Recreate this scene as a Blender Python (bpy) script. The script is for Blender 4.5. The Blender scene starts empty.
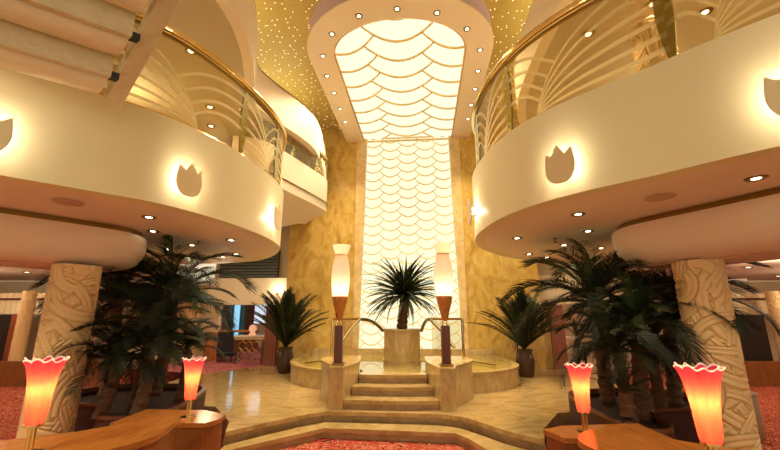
import bpy, bmesh, math, random
import numpy as np
from mathutils import Vector, Matrix
random.seed(7)
PI = math.pi
S = bpy.context.scene
C = S.collection

# ------------------------------------------------------------------ camera
F = 380.0; PITCH = math.radians(13.3); EYE = 1.7
sp, cp = math.sin(PITCH), math.cos(PITCH)
cam = bpy.data.objects.new('camera', bpy.data.cameras.new('camera'))
C.objects.link(cam)
cam.location = (0, 0, EYE)
cam.rotation_euler = (PI/2 + PITCH, 0, 0)
cam.data.sensor_width = 36; cam.data.lens = 36*F/780
cam.data.clip_start = .05
S.camera = cam

def onz(px, py, z):
    """world point of the plane z seen at a place of the photograph"""
    d = cp*F - sp*(225-py)
    Y = (z-EYE)*d/(sp*F + cp*(225-py))
    return Vector(((px-390)/d*Y, Y, z))
def proj(p):
    z = p[2]-EYE; d = p[1]*cp+z*sp; u = -p[1]*sp+z*cp
    return 390+F*p[0]/d, 225-F*u/d

# ------------------------------------------------------------------ materials
def mat(name, col, rough=.5, metal=0, emit=None, es=0, spec=.5):
    m = bpy.data.materials.new(name); m.use_nodes = True
    b = m.node_tree.nodes['Principled BSDF']
    b.inputs['Base Color'].default_value = (*col, 1)
    b.inputs['Roughness'].default_value = rough
    b.inputs['Metallic'].default_value = metal
    b.inputs['Specular IOR Level'].default_value = spec
    if emit:
        b.inputs['Emission Color'].default_value = (*emit, 1)
        b.inputs['Emission Strength'].default_value = es
    return m
def nodes(m): return m.node_tree.nodes, m.node_tree.links, m.node_tree.nodes['Principled BSDF']
def ramp(n, stops):
    r = n.new('ShaderNodeValToRGB')
    e = r.color_ramp.elements
    while len(e) < len(stops): e.new(.5)
    for i, (p, c) in enumerate(stops):
        e[i].position = p; e[i].color = (*c, 1)
    return r
def coords(n, l, scale=(1, 1, 1)):
    t = n.new('ShaderNodeTexCoord'); mp = n.new('ShaderNodeMapping')
    mp.inputs['Scale'].default_value = scale
    l.new(t.outputs['Object'], mp.inputs['Vector'])
    return mp.outputs['Vector']
def marble(name, stops, scale, rough, vein=4.0, tile=None):
    m = mat(name, stops[0][1], rough); n, l, b = nodes(m)
    v = coords(n, l, scale)
    t = n.new('ShaderNodeTexNoise'); t.inputs['Scale'].default_value = 1.6
    t.inputs['Detail'].default_value = 8; t.inputs['Distortion'].default_value = vein
    t.inputs['Roughness'].default_value = .62
    l.new(v, t.inputs['Vector'])
    r = ramp(n, stops); l.new(t.outputs['Fac'], r.inputs['Fac'])
    out = r.outputs['Color']
    if tile:
        br = n.new('ShaderNodeTexBrick'); br.offset = 0
        br.inputs['Scale'].default_value = 1
        br.inputs['Brick Width'].default_value = tile; br.inputs['Row Height'].default_value = tile
        br.inputs['Mortar Size'].default_value = .006
        br.inputs['Color1'].default_value = (1, 1, 1, 1); br.inputs['Color2'].default_value = (.95, .94, .92, 1)
        br.inputs['Mortar'].default_value = (.80, .74, .64, 1)
        t2 = n.new('ShaderNodeTexCoord'); l.new(t2.outputs['Object'], br.inputs['Vector'])
        mx = n.new('ShaderNodeMix'); mx.data_type = 'RGBA'; mx.blend_type = 'MULTIPLY'
        mx.inputs['Factor'].default_value = 1
        l.new(out, mx.inputs['A']); l.new(br.outputs['Color'], mx.inputs['B'])
        out = mx.outputs['Result']
    l.new(out, b.inputs['Base Color'])
    return m
def wood(name, a, c, scale, rough=.3):
    m = mat(name, a, rough); n, l, b = nodes(m)
    v = coords(n, l, scale)
    t = n.new('ShaderNodeTexNoise'); t.inputs['Scale'].default_value = 3; t.inputs['Detail'].default_value = 6
    t.inputs['Distortion'].default_value = 1.0
    l.new(v, t.inputs['Vector'])
    r = ramp(n, [(.3, a), (.7, c)]); l.new(t.outputs['Fac'], r.inputs['Fac'])
    l.new(r.outputs['Color'], b.inputs['Base Color'])
    return m
def carpet(name, cols, scale, dist=3.0):
    m = mat(name, cols[0], .95, spec=.1); n, l, b = nodes(m)
    v = coords(n, l)
    t = n.new('ShaderNodeTexNoise'); t.inputs['Scale'].default_value = scale
    t.inputs['Detail'].default_value = 1.5; t.inputs['Distortion'].default_value = dist
    l.new(v, t.inputs['Vector'])
    k = len(cols)
    r = ramp(n, [(.32+.36*i/(k-1), c) for i, c in enumerate(cols)]); r.color_ramp.interpolation = 'CONSTANT'
    l.new(t.outputs['Fac'], r.inputs['Fac']); l.new(r.outputs['Color'], b.inputs['Base Color'])
    return m
def emitter(name, col, s):
    m = bpy.data.materials.new(name); m.use_nodes = True
    n, l = m.node_tree.nodes, m.node_tree.links
    n.remove(n['Principled BSDF'])
    e = n.new('ShaderNodeEmission'); e.inputs['Color'].default_value = (*col, 1); e.inputs['Strength'].default_value = s
    l.new(e.outputs[0], n['Material Output'].inputs['Surface'])
    return m
def glow_glass(name, col, tr, es, see=.1, ecol=None):
    """thin lamp glass: translucent, a little see-through, itself glowing"""
    m = bpy.data.materials.new(name); m.use_nodes = True
    n, l = m.node_tree.nodes, m.node_tree.links
    n.remove(n['Principled BSDF'])
    a = n.new('ShaderNodeBsdfTranslucent'); a.inputs['Color'].default_value = (*col, 1)
    t = n.new('ShaderNodeBsdfTransparent'); t.inputs['Color'].default_value = (*tr, 1)
    g = n.new('ShaderNodeBsdfGlossy'); g.inputs['Roughness'].default_value = .15
    e = n.new('ShaderNodeEmission'); e.inputs['Color'].default_value = (*(ecol or col), 1); e.inputs['Strength'].default_value = es
    m1 = n.new('ShaderNodeMixShader'); m1.inputs[0].default_value = see
    m2 = n.new('ShaderNodeMixShader'); m2.inputs[0].default_value = .05
    ad = n.new('ShaderNodeAddShader')
    l.new(a.outputs[0], m1.inputs[1]); l.new(t.outputs[0], m1.inputs[2])
    l.new(m1.outputs[0], m2.inputs[1]); l.new(g.outputs[0], m2.inputs[2])
    l.new(m2.outputs[0], ad.inputs[0]); l.new(e.outputs[0], ad.inputs[1])
    l.new(ad.outputs[0], n['Material Output'].inputs['Surface'])
    return m
def pane(name, tint, gloss):
    m = bpy.data.materials.new(name); m.use_nodes = True
    n, l = m.node_tree.nodes, m.node_tree.links
    n.remove(n['Principled BSDF'])
    t = n.new('ShaderNodeBsdfTransparent'); t.inputs['Color'].default_value = (*tint, 1)
    g = n.new('ShaderNodeBsdfGlossy'); g.inputs['Roughness'].default_value = .03; g.inputs['Color'].default_value = (.9, .85, .7, 1)
    mx = n.new('ShaderNodeMixShader'); mx.inputs[0].default_value = gloss
    l.new(t.outputs[0], mx.inputs[1]); l.new(g.outputs[0], mx.inputs[2])
    l.new(mx.outputs[0], n['Material Output'].inputs['Surface'])
    return m

M = {}
M['cream'] = mat('cream_paint', (.80, .71, .46), .5, spec=.3)
M['peach'] = mat('peach_paint', (.86, .72, .62), .6, spec=.25)
M['peach_light'] = mat('light_peach_paint', (.87, .73, .56), .55, spec=.3)
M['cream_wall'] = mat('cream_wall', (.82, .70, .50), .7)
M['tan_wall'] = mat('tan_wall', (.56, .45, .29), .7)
M['gold_marble'] = marble('gold_marble', [(.28, (.40, .22, .042)), (.45, (.59, .37, .085)), (.58, (.67, .45, .12)), (.75, (.76, .57, .21))], (2.0, 2.0, 1.1), .22, 1.3)
M['frame_marble'] = marble('frame_marble', [(.3, (.62, .42, .16)), (.6, (.80, .60, .30))], (2, 2, 2), .25, 1.5)
M['floor_marble'] = marble('floor_marble', [(.3, (.40, .25, .09)), (.5, (.54, .37, .15)), (.7, (.64, .47, .22))], (.9, 1.6, 1), .09, 3, .6)
M['step_marble'] = marble('step_marble', [(.3, (.36, .23, .08)), (.5, (.50, .35, .14)), (.7, (.60, .44, .20))], (1.5, 1.5, 3), .2, 2)
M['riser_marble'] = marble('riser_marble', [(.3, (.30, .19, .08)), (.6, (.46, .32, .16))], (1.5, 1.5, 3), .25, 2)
M['pale_marble'] = marble('pale_marble', [(.3, (.42, .28, .11)), (.5, (.56, .40, .18)), (.7, (.66, .50, .26))], (1.6, 1.6, 1.0), .15, 2.5)
M['carved'] = mat('carved_plaster', (.80, .57, .28), .55)
M['brass'] = mat('brass', (.88, .68, .32), .16, 1)
M['bronze'] = mat('dark_bronze', (.30, .20, .06), .3, 1)
M['olive_brass'] = mat('olive_brass', (.45, .38, .14), .2, 1)
M['chrome'] = mat('chrome', (.85, .75, .6), .15, 1)
M['table_wood'] = wood('orange_wood', (.36, .125, .025), (.47, .19, .042), (8, 1.2, 8), .16)
M['body_wood'] = wood('brown_wood', (.20, .07, .02), (.30, .11, .03), (6, 6, 1), .3)
M['red_wood'] = wood('red_wood', (.20, .05, .02), (.28, .075, .03), (6, 6, .6), .25)
M['cone_wood'] = wood('amber_wood', (.45, .15, .03), (.62, .28, .07), (8, 8, 2), .2)
M['dark_wood'] = wood('dark_wood', (.10, .028, .012), (.16, .05, .02), (8, 8, .6), .3)
M['stair_wood'] = wood('pale_wood', (.58, .48, .30), (.68, .57, .38), (1, 6, 6), .5)
M['stair_tread'] = wood('pinkish_wood', (.74, .62, .46), (.80, .69, .53), (1, 5, 5), .4)
M['black'] = mat('black_metal', (.012, .012, .014), .4)
M['dark'] = mat('dark_panel', (.022, .016, .014), .3)
M['soil'] = mat('dark_soil', (.03, .010, .010), .9)
M['plum'] = mat('plum_lacquer', (.05, .012, .010), .6)
M['pot'] = mat('brown_pot', (.06, .03, .015), .3)
M['leaf_dark'] = mat('dark_frond', (.013, .022, .010), .5, spec=.35)
M['leaf_green'] = mat('green_frond', (.026, .060, .018), .45, spec=.4)
M['leaf_olive'] = mat('olive_frond', (.030, .042, .010), .5, spec=.35)
M['trunk'] = wood('palm_bark', (.07, .035, .018), (.17, .085, .04), (3, 3, 14), .9)
M['carpet'] = carpet('red_carpet', [(.10, .008, .010), (.38, .03, .025), (.62, .34, .18), (.32, .02, .025), (.50, .07, .04), (.42, .03, .03), (.09, .006, .012)], 6)
M['pink_carpet'] = carpet('pink_carpet', [(.42, .10, .12), (.60, .22, .24), (.46, .12, .14), (.66, .34, .32)], 5, 1)
M['taupe'] = mat('taupe_lacquer', (.34, .25, .17), .35)
M['white'] = mat('white_enamel', (.85, .8, .7), .4)
M['blue_black'] = mat('blue_black_upholstery', (.012, .014, .025), .6)
M['iron'] = mat('wrought_iron', (.10, .07, .04), .4, .6)
M['louver'] = mat('louver_grey', (.10, .11, .10), .4)
M['tulip'] = mat('tulip_plate', (.80, .66, .42), .4, .2)
M['etched'] = glow_glass('etched_band', (.92, .84, .66), (1, 1, .95), 0); M['etched'].node_tree.nodes['Mix Shader'].inputs[0].default_value = .45
M['glass'] = pane('railing_glass', (.90, .86, .74), .07)
M['water'] = mat('pool_water', (.40, .30, .08), .03, spec=.8)
M['panel_wall'] = emitter('wall_diffuser', (1, .93, .62), 1.12)
M['panel_ceil'] = emitter('ceiling_diffuser', (1, .95, .68), 1.12)
M['lattice_bloom'] = mat('lattice_bloom_gold', (.95, .68, .17), .5)  # lattice gold lightened and yellowed: bloom of the diffuser put into its colour
M['lattice'] = mat('lattice_gold', (.88, .62, .20), .5)
M['bulb'] = emitter('warm_bulb', (1, .86, .6), 14)
M['star'] = emitter('star_point', (1, .9, .6), 3)
M['lamp_bulb'] = emitter('lamp_bulb', (1, .78, .10), 13)
M['red_glass'] = glow_glass('red_glass', (.8, .065, .035), (.9, .3, .10), .45, .02, (.72, .0, .085))
M['rim_glass'] = glow_glass('pale_glass_rim', (1, .75, .65), (.9, .8, .7), .35)
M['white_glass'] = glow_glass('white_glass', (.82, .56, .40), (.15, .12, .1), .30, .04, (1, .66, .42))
M['window_blue'] = emitter('blue_window_light', (.35, .72, .95), 1.0)
M['window_white'] = emitter('pale_window_light', (.8, .88, 1), .9)
M['curtain'] = mat('blue_curtain', (.08, .22, .30), .8)
M['valance'] = mat('cream_valance', (.70, .54, .34), .8)
M['grille'] = mat('speaker_grille', (.55, .38, .28), .8)
# gold ceiling with tiny fibre-optic star lights
m = M['stars'] = mat('gold_star_ceiling', (.58, .42, .10), .45, .1); n, l, b = nodes(m)
v = coords(n, l)
vo = n.new('ShaderNodeTexVoronoi'); vo.voronoi_dimensions = '2D'; vo.inputs['Scale'].default_value = 5.5; l.new(v, vo.inputs['Vector'])
lt = n.new('ShaderNodeMath'); lt.operation = 'LESS_THAN'; lt.inputs[1].default_value = .056
l.new(vo.outputs['Distance'], lt.inputs[0])
ml = n.new('ShaderNodeMath'); ml.operation = 'MULTIPLY'; ml.inputs[1].default_value = 3
l.new(lt.outputs[0], ml.inputs[0])
b.inputs['Emission Color'].default_value = (1, .88, .55, 1)
l.new(ml.outputs[0], b.inputs['Emission Strength'])

# ------------------------------------------------------------------ mesh helpers
class MB:
    def __init__(s): s.v = []; s.f = []; s.fm = []; s.cur = 0
    def add(s, vs, fs):
        o = len(s.v); s.v += [tuple(x) for x in vs]
        s.f += [tuple(i+o for i in f) for f in fs]; s.fm += [s.cur]*len(fs)
        return s
    def box(s, c, size, rz=0, M3=None):
        x, y, z = [k/2 for k in size]
        R = M3 or Matrix.Rotation(rz, 3, 'Z')
        vs = [Vector(c)+R @ Vector((a*x, b_*y, d*z)) for a in (-1, 1) for b_ in (-1, 1) for d in (-1, 1)]
        return s.add(vs, [(0, 1, 3, 2), (4, 6, 7, 5), (0, 4, 5, 1), (2, 3, 7, 6), (0, 2, 6, 4), (1, 5, 7, 3)])
    def prism(s, out, z0, z1, top=True, bottom=True):
        k = len(out)
        a = sum(out[i][0]*out[(i+1) % k][1]-out[(i+1) % k][0]*out[i][1] for i in range(k))
        if a < 0: out = out[::-1]
        vs = [(p[0], p[1], z0) for p in out]+[(p[0], p[1], z1) for p in out]
        fs = [(i, (i+1) % k, k+(i+1) % k, k+i) for i in range(k)]
        if top: fs.append(tuple(range(k, 2*k)))
        if bottom: fs.append(tuple(range(k-1, -1, -1)))
        return s.add(vs, fs)
    def loft(s, rings, caps=True, closed=True):
        k = len(rings[0]); vs = [p for r in rings for p in r]; fs = []
        for j in range(len(rings)-1):
            for i in range(k if closed else k-1):
                a, b_ = j*k+i, j*k+(i+1) % k
                fs.append((a, b_, b_+k, a+k))
        if caps:
            fs.append(tuple(range(k-1, -1, -1))); fs.append(tuple(range((len(rings)-1)*k, len(rings)*k)))
        return s.add(vs, fs)
    def lathe(s, prof, c=(0, 0, 0), seg=24, caps=True):
        return s.loft([[(c[0]+r*math.cos(2*PI*i/seg), c[1]+r*math.sin(2*PI*i/seg), c[2]+z) for i in range(seg)] for r, z in prof], caps)
    def tube(s, path, r, seg=8, ry=None, closed=False):
        P = [Vector(p) for p in path]; rings = []
        for i, p in enumerate(P):
            if closed: d = P[(i+1) % len(P)]-P[i-1]
            else: d = P[min(i+1, len(P)-1)]-P[max(i-1, 0)]
            d.normalize(); up = Vector((0, 0, 1)) if abs(d.z) < .95 else Vector((0, 1, 0))
            a = d.cross(up).normalized(); b_ = a.cross(d)
            rr = r[i] if isinstance(r, (list, tuple)) else r
            rings.append([p+a*rr*math.cos(2*PI*k/seg)+b_*(ry or rr)*math.sin(2*PI*k/seg) for k in range(seg)])
        if closed: rings.append(rings[0])
        return s.loft(rings, not closed)
    def ribbon(s, A, B, th):
        """solid strip between two 3-D polylines, thickened along +-normal"""
        A = [Vector(p) for p in A]; B = [Vector(p) for p in B]; rings = []
        for i in range(len(A)):
            d = A[min(i+1, len(A)-1)]-A[max(i-1, 0)]
            nn = d.cross(B[i]-A[i])
            nn = nn.normalized()*th/2 if nn.length > 1e-9 else Vector((0, 0, th/2))
            rings.append([A[i]-nn, B[i]-nn, B[i]+nn, A[i]+nn])
        return s.loft(rings)
    def build(s, name, m, parent=None, smooth=30, local=False):
        off = Vector(parent_loc(parent)) if parent and not local else Vector()
        me = bpy.data.meshes.new(name)
        me.from_pydata([Vector(p)-off for p in s.v], [], s.f)
        ms = m if isinstance(m, (list, tuple)) else [m]
        for q in ms: me.materials.append(q)
        if len(ms) > 1: me.polygons.foreach_set('material_index', s.fm)
        bm = bmesh.new(); bm.from_mesh(me)
        bmesh.ops.recalc_face_normals(bm, faces=bm.faces)
        if smooth:
            for f in bm.faces: f.smooth = True
        bm.to_mesh(me); bm.free()
        if smooth: me.set_sharp_from_angle(angle=math.radians(smooth))
        o = bpy.data.objects.new(name, me); C.objects.link(o)
        if parent: o.parent = parent
        return o
def parent_loc(o):
    v = Vector()
    while o: v += o.location; o = o.parent
    return v
def tag(o, label, cat, group=None):
    o['label'] = label; o['category'] = cat
    if group: o['group'] = group
    return o
def thing(name, label, cat, loc=(0, 0, 0), group=None):
    o = bpy.data.objects.new(name, None); C.objects.link(o)
    o.location = loc; o.empty_display_size = .1
    return tag(o, label, cat, group)
def struct(o): o['kind'] = 'structure'; return o
def dup(root, loc, label, rz=None, scale=None, group=None):
    r = root.copy(); C.objects.link(r); r.location = loc; r['label'] = label
    if rz is not None: r.rotation_euler.z = rz
    if scale: r.scale = (scale,)*3
    if group: r['group'] = group
    for ch in list(root.children):
        c = ch.copy(); C.objects.link(c); c.parent = r
        for g in list(ch.children):
            d = g.copy(); C.objects.link(d); d.parent = c
    return r
def spline(pts, per=8, closed=False):
    P = [Vector((*p, 0)) if len(p) == 2 else Vector(p) for p in pts]; out = []; k = len(P)
    for i in range(k if closed else k-1):
        g = lambda j: P[j % k] if closed else P[max(0, min(k-1, j))]
        a, b_, c, d = g(i-1), g(i), g(i+1), g(i+2)
        for q in range(per):
            t = q/per
            out.append(.5*((2*b_)+(c-a)*t+(2*a-5*b_+4*c-d)*t*t+(3*b_-a-3*c+d)*t**3))
    if not closed: out.append(P[-1])
    return out
def light(name, kind, loc, energy, col=(1, .82, .53), size=.1, parent=None, spot=None, rot=None, blend=.6):
    L = bpy.data.lights.new(name, kind); L.energy = energy; L.color = col
    if kind == 'AREA': L.size = size
    else: L.shadow_soft_size = size
    if kind == 'SPOT': L.spot_size = math.radians(spot or 90); L.spot_blend = blend
    o = bpy.data.objects.new(name, L); C.objects.link(o)
    o.location = Vector(loc)-(parent_loc(parent) if parent else Vector())
    if rot: o.rotation_euler = rot
    if parent: o.parent = parent
    return o
WARM = (1, .82, .53)

# ------------------------------------------------------------------ axis frame of the end wall
CX, CY = .55, 11.0; YAW = math.radians(5)
def ax(u, v, z=None):
    x = CX+u*math.cos(YAW)+v*math.sin(YAW); y = CY-u*math.sin(YAW)+v*math.cos(YAW)
    return (x, y) if z is None else (x, y, z)

# ================================================================== SETTING
H_CEIL = 7.5; Z_ARCH = 7.04; Z_SOF = 2.8; Z_PAR = 3.75; Z_RAIL = 4.8; ZF = .28
# lower floor (carpet)
struct(MB().box((0, 6, -.1), (30, 24, .2)).build('floor', M['carpet'], smooth=0))
struct(MB().box((0, -1.4, .004), (16, 6.8, .008)).build('floor_bounce_front', M['floor_marble'], smooth=0))  # unseen slab added to bounce warm light up to the soffits
# raised marble floor: front edge polyline
FR = [(-2.05, 5.20), (-1.70, 5.60), (-1.35, 5.96), (-.99, 6.24), (-.5, 6.20), (.2, 6.14), (.75, 6.07), (1.03, 5.92), (1.22, 5.65), (1.47, 5.24), (1.80, 4.88)]
back = [(1.98, 5.35), (2.5, 6.15), (3.9, 6.4), (4.7, 6.6), (5.3, 10.4), (6.5, 18.2), (-7, 18.4), (-5.0, 11.6), (-4.8, 9.0), (-4.7, 6.9), (-4.25, 6.75), (-2.78, 6.55), (-2.2, 5.68)]
def nosed(name, front, rest, z0, z1, parent=None, struct_=False, top='step_marble', smooth=0):
    k = len(front); inner = []
    for i in range(k):
        a = Vector(front[max(i-1, 0)]); c = Vector(front[min(i+1, k-1)])
        d = (c-a).normalized(); nrm = Vector((d.y, -d.x))
        if nrm.y > 0: nrm = -nrm
        inner.append(tuple(Vector(front[i])-nrm*.03))
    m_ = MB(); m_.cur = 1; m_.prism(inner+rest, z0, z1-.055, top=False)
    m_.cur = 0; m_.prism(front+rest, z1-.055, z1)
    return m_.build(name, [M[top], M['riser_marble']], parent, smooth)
o = nosed('floor_upper', FR, back, 0, ZF, top='floor_marble'); struct(o)
t = thing('entry_step', 'low wide angled marble step between the red carpet and the marble floor', 'step', (0, 5.8, 0))
SF = [(-2.0, 4.92), (-.93, 5.90), (.0, 5.78), (.88, 5.66), (1.02, 5.42), (1.14, 5.05), (1.42, 4.62)]
SR = [(1.76, 4.86), (1.43, 5.22), (1.19, 5.61), (1.0, 5.88), (.73, 6.03), (.2, 6.10), (-.5, 6.16), (-.98, 6.20), (-1.32, 5.92), (-1.67, 5.56), (-2.03, 5.15)]
nosed('step', SF, SR, 0, .14, t)

# flight of three steps up to the pool
t = thing('pool_steps', 'flight of three marble steps climbing between the floor lamps to the pool', 'steps', (.05, 6.8, ZF))
for i, (xl, xr, yl, z1) in enumerate([(-.72, .76, 6.32, .42), (-.63, .70, 6.63, .56), (-.535, .635, 6.95, .70)]):
    nx = 9; fr = [(xl+(xr-xl)*k/nx, yl-.05*(xr-xl)*(k/nx-.5)-.05*math.sin(PI*k/nx)) for k in range(nx+1)]
    yb = [6.66, 6.98, 7.26][i]
    nosed('step', fr, [(xr, yb), (xl, yb)], ZF if i == 0 else z1-.14, z1, t)

# wing walls
def wing(pts, label):
    t = thing('stair_wing_wall', label, 'low wall', (pts[0][0], pts[0][1], ZF))
    q = pts
    MB().prism(q, ZF, .86).build('wall_body', M['pale_marble'], t)
    cx = sum(p[0] for p in q)/len(q); cy = sum(p[1] for p in q)/len(q)
    MB().prism([(cx+(p[0]-cx)*1.02, cy+(p[1]-cy)*1.02) for p in q], .86, .90).build('coping', M['step_marble'], t)
    return t
RW = [(.775, 6.20), (.99, 6.19), (1.08, 6.55), (1.30, 6.85), (1.46, 7.15), (1.53, 7.45), (1.50, 7.75), (1.36, 7.92), (.70, 7.95), (.645, 7.3), (.655, 6.97)]
LW = [(-.735, 6.33), (-.95, 6.35), (-1.0, 6.7), (-1.14, 7.0), (-1.26, 7.35), (-1.30, 7.65), (-1.22, 7.95), (-1.08, 8.08), (-.60, 8.08), (-.545, 7.3), (-.555, 6.99)]
wing(LW, 'rounded pale marble wall flanking the pool steps, under the left floor lamp')
wing(RW, 'rounded pale marble wall flanking the pool steps, under the right floor lamp')

# pool with curbs and water
t = thing('pool', 'shallow golden reflecting pool with low curved marble curbs at the foot of the glowing wall', 'pool', (.3, 9, ZF))
def wallstrip(path, th, z0, z1):
    P = [Vector((p[0], p[1], 0)) for p in path]; L, R = [], []
    for i in range(len(P)):
        d = (P[min(i+1, len(P)-1)]-P[max(i-1, 0)]).normalized(); nn = Vector((-d.y, d.x, 0))*th/2
        L.append(P[i]+nn); R.append(P[i]-nn)
    rings = [[(a.x, a.y, z0), (b_.x, b_.y, z0), (b_.x, b_.y, z1), (a.x, a.y, z1)] for a, b_ in zip(L, R)]
    return rings
Rc = spline([(1.50, 7.62), (2.0, 7.80), (2.42, 8.15), (2.69, 8.62), (2.80, 9.2), (2.78, 9.9), (2.72, 10.68)], 6)
Lc = spline([(-1.26, 7.95), (-1.75, 8.35), (-2.12, 8.95), (-2.30, 9.6), (-2.33, 10.3), (-2.28, 11.1)], 6)
for path in (Rc, Lc):
    MB().loft(wallstrip(path, .12, ZF, .60)).build('curb', M['pale_marble'], t)
    MB().loft(wallstrip(path, .15, .60, .65)).build('curb_coping', M['step_marble'], t)
wat = [(p.x-.05, p.y) for p in Rc]+[(p.x+.05, p.y) for p in Lc[::-1]]+[(-.55, 8.05), (-.50, 7.29), (.62, 7.27), (.68, 7.9)]
MB().prism(wat, ZF, .63).build('water', M['water'], t, 0)
bw = [ax(u, -.12) for u in (-2.75, 2.3)]
MB().loft(wallstrip(bw, .16, ZF, .80)).build('curb', M['pale_marble'], t)
MB().tube([(1.75, 9.4, .66), (2.25, 8.55, .66)], .015).build('spout_pipe', M['bronze'], t)
MB().tube([(-1.35, 9.6, .66), (-1.9, 8.9, .66)], .015).build('spout_pipe', M['bronze'], t)

# pedestal
PX, PY = .27, 9.05
t = thing('pedestal', 'octagonal marble pedestal rising from the pool under the short palm', 'pedestal', (PX, PY, .63))
def octo(r, rot=PI/8): return [(PX+r*math.cos(rot+k*PI/4), PY+r*math.sin(rot+k*PI/4)) for k in range(8)]
MB().prism(octo(.455), .625, .72).build('plinth', M['step_marble'], t)
MB().prism(octo(.435), .72, 1.33).build('body', M['pale_marble'], t)
MB().prism(octo(.455), 1.33, 1.39).build('coping', M['step_marble'], t)

# end wall
def wall_piece(name, u0, u1, v0, v1, z0, z1, m_):
    return struct(MB().prism([ax(u0, v0), ax(u1, v0), ax(u1, v1), ax(u0, v1)], z0, z1).build(name, m_, smooth=0))
wall_piece('wall_back', -3.62, -1.56, 0, .6, 0, H_CEIL, M['gold_marble'])
wall_piece('wall_back', 1.56, 3.62, 0, .6, 0, H_CEIL, M['gold_marble'])
wall_piece('wall_back', -1.56, 1.56, .16, .6, 0, H_CEIL, M['gold_marble'])
WT, WB = 1.27, 1.45     # half width of the glowing panel, top and bottom
for s in (-1, 1):
    o = MB()
    a = [ax(s*1.56, -.05, .3), ax(s*1.56, -.05, H_CEIL)]; 
    ring0 = [ax(s*1.60, -.04, .3), ax(s*WB, -.04, .3), ax(s*WB, .14, .3), ax(s*1.60, .14, .3)]
    ring1 = [ax(s*1.60, -.04, H_CEIL), ax(s*WT, -.04, H_CEIL), ax(s*WT, .14, H_CEIL), ax(s*1.60, .14, H_CEIL)]
    struct(o.loft([ring0, ring1]).build('trim_1' if s < 0 else 'trim_2', M['frame_marble'], smooth=0))

# glowing wall panel
t = thing('wall_light_panel', 'tall glowing yellow wall panel with fish-scale lattice behind the short palm', 'light panel', ax(0, .1, .3))
MB().loft([[ax(-WB, .08, .31), ax(WB, .08, .31), ax(WB, .14, .31), ax(-WB, .14, .31)],
           [ax(-WT, .08, 7.2), ax(WT, .08, 7.2), ax(WT, .14, 7.2), ax(-WT, .14, 7.2)]]).build('diffuser', M['panel_wall'], t, 0)
def scallops(fn, s, p, h, x0, x1, z0, z1, ph, wd, th, clip):
    """lattice of hanging arcs: columns at spacing s, staggered by half a period p"""
    mb = MB(); tm = 1+p/(8*h)
    k0 = int(math.floor(x0/s))-1; k1 = int(math.ceil(x1/s))+1
    for k in range(k0, k1+1):
        j = 0; z = z0-p+(p/2 if k % 2 else 0)+ph
        while z < z1+p:
            pts = []
            for i in range(49):
                tt = -tm+2*tm*i/48; x = k*s+tt*s/2; zz = z+h*tt*tt
                if clip(x, zz): pts.append((x, zz))
            if len(pts) > 2:
                A = [fn(x, zz-wd/2) for x, zz in pts]; B = [fn(x, zz+wd/2) for x, zz in pts]
                mb.ribbon(A, B, th)
            z += p
    return mb
hw = lambda z: WB+(WT-WB)*(z-.31)/6.9
scallops(lambda x, z: ax(x, .07, z), .545,   .285, .13, -1.5, 1.5, .3, 7.2, 0, .028, .02,
         lambda x, z: abs(x) < hw(z)-.005 and .32 < z < 7.15).build('lattice', M['lattice_bloom'], t, 0)

MB().tube([ax(-1.36, -.03, 7.02), ax(1.36, -.03, 7.02)], .028, 8).build('top_bar', M['lattice'], t)
# star ceiling and arch frame
struct(MB().box((0, 4.6, H_CEIL+.1), (15, 15, .2)).build('ceiling', M['stars'], smooth=0))
t = thing('ceiling_arch_frame', 'large peach horseshoe frame hanging below the starry gold ceiling', 'ceiling frame', ax(0, -3.5, H_CEIL))
def shoe(hw_, v0, b_, n_=28):
    pts = [(-hw_, -.0), (-hw_, v0*.5)]
    for i in range(n_+1):
        a = PI+PI*i/n_
        pts.append((hw_*math.cos(a), v0+b_*math.sin(a)))
    return pts+[(hw_, v0*.5), (hw_, -.0)]
oi, oo = shoe(1.39, -4.05, 1.0), shoe(1.93, -4.05, 1.62)
def ringband(z0, z1, A, B, caps=True):
    rings = [[ax(*a, z0), ax(*b_, z0), ax(*b_, z1), ax(*a, z1)] for a, b_ in zip(A, B)]
    return MB().loft(rings)
ringband(Z_ARCH, Z_ARCH+.03, oi, oo).build('soffit_board', M['peach_light'], t, 0)
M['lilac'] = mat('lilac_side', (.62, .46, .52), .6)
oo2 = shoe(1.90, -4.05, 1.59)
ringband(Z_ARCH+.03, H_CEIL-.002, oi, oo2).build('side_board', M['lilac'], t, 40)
t = thing('ceiling_light_panel', 'long glowing ceiling panel with big scalloped gold bars inside the horseshoe frame', 'light panel', ax(0, -2.5, Z_ARCH+.1))
ii = shoe(1.38, -4.05, .99)
MB().prism([ax(*p) for p in ii], Z_ARCH+.08, Z_ARCH+.11).build('diffuser', M['panel_ceil'], t, 0)
def inshoe(x, v):
    if abs(x) > 1.375: return False
    if v > -.02: return False
    if v > -4.05: return True
    return (x/1.375)**2+((v+4.05)/.985)**2 < 1
# the arcs bulge away from the viewer, towards the end wall
scallops(lambda x, w: ax(x, -w, Z_ARCH+.06), 1.2, .60, .36, -1.4, 1.4, 0, 5.1, .17, .04, .03,
         lambda x, w: inshoe(x, -w)).build('lattice', M['lattice'], t, 0)
ringband(Z_ARCH+.02, Z_ARCH+.07, shoe(1.355, -4.05, .965), ii).build('edge_bar', M['brass'], t, 0)

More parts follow.
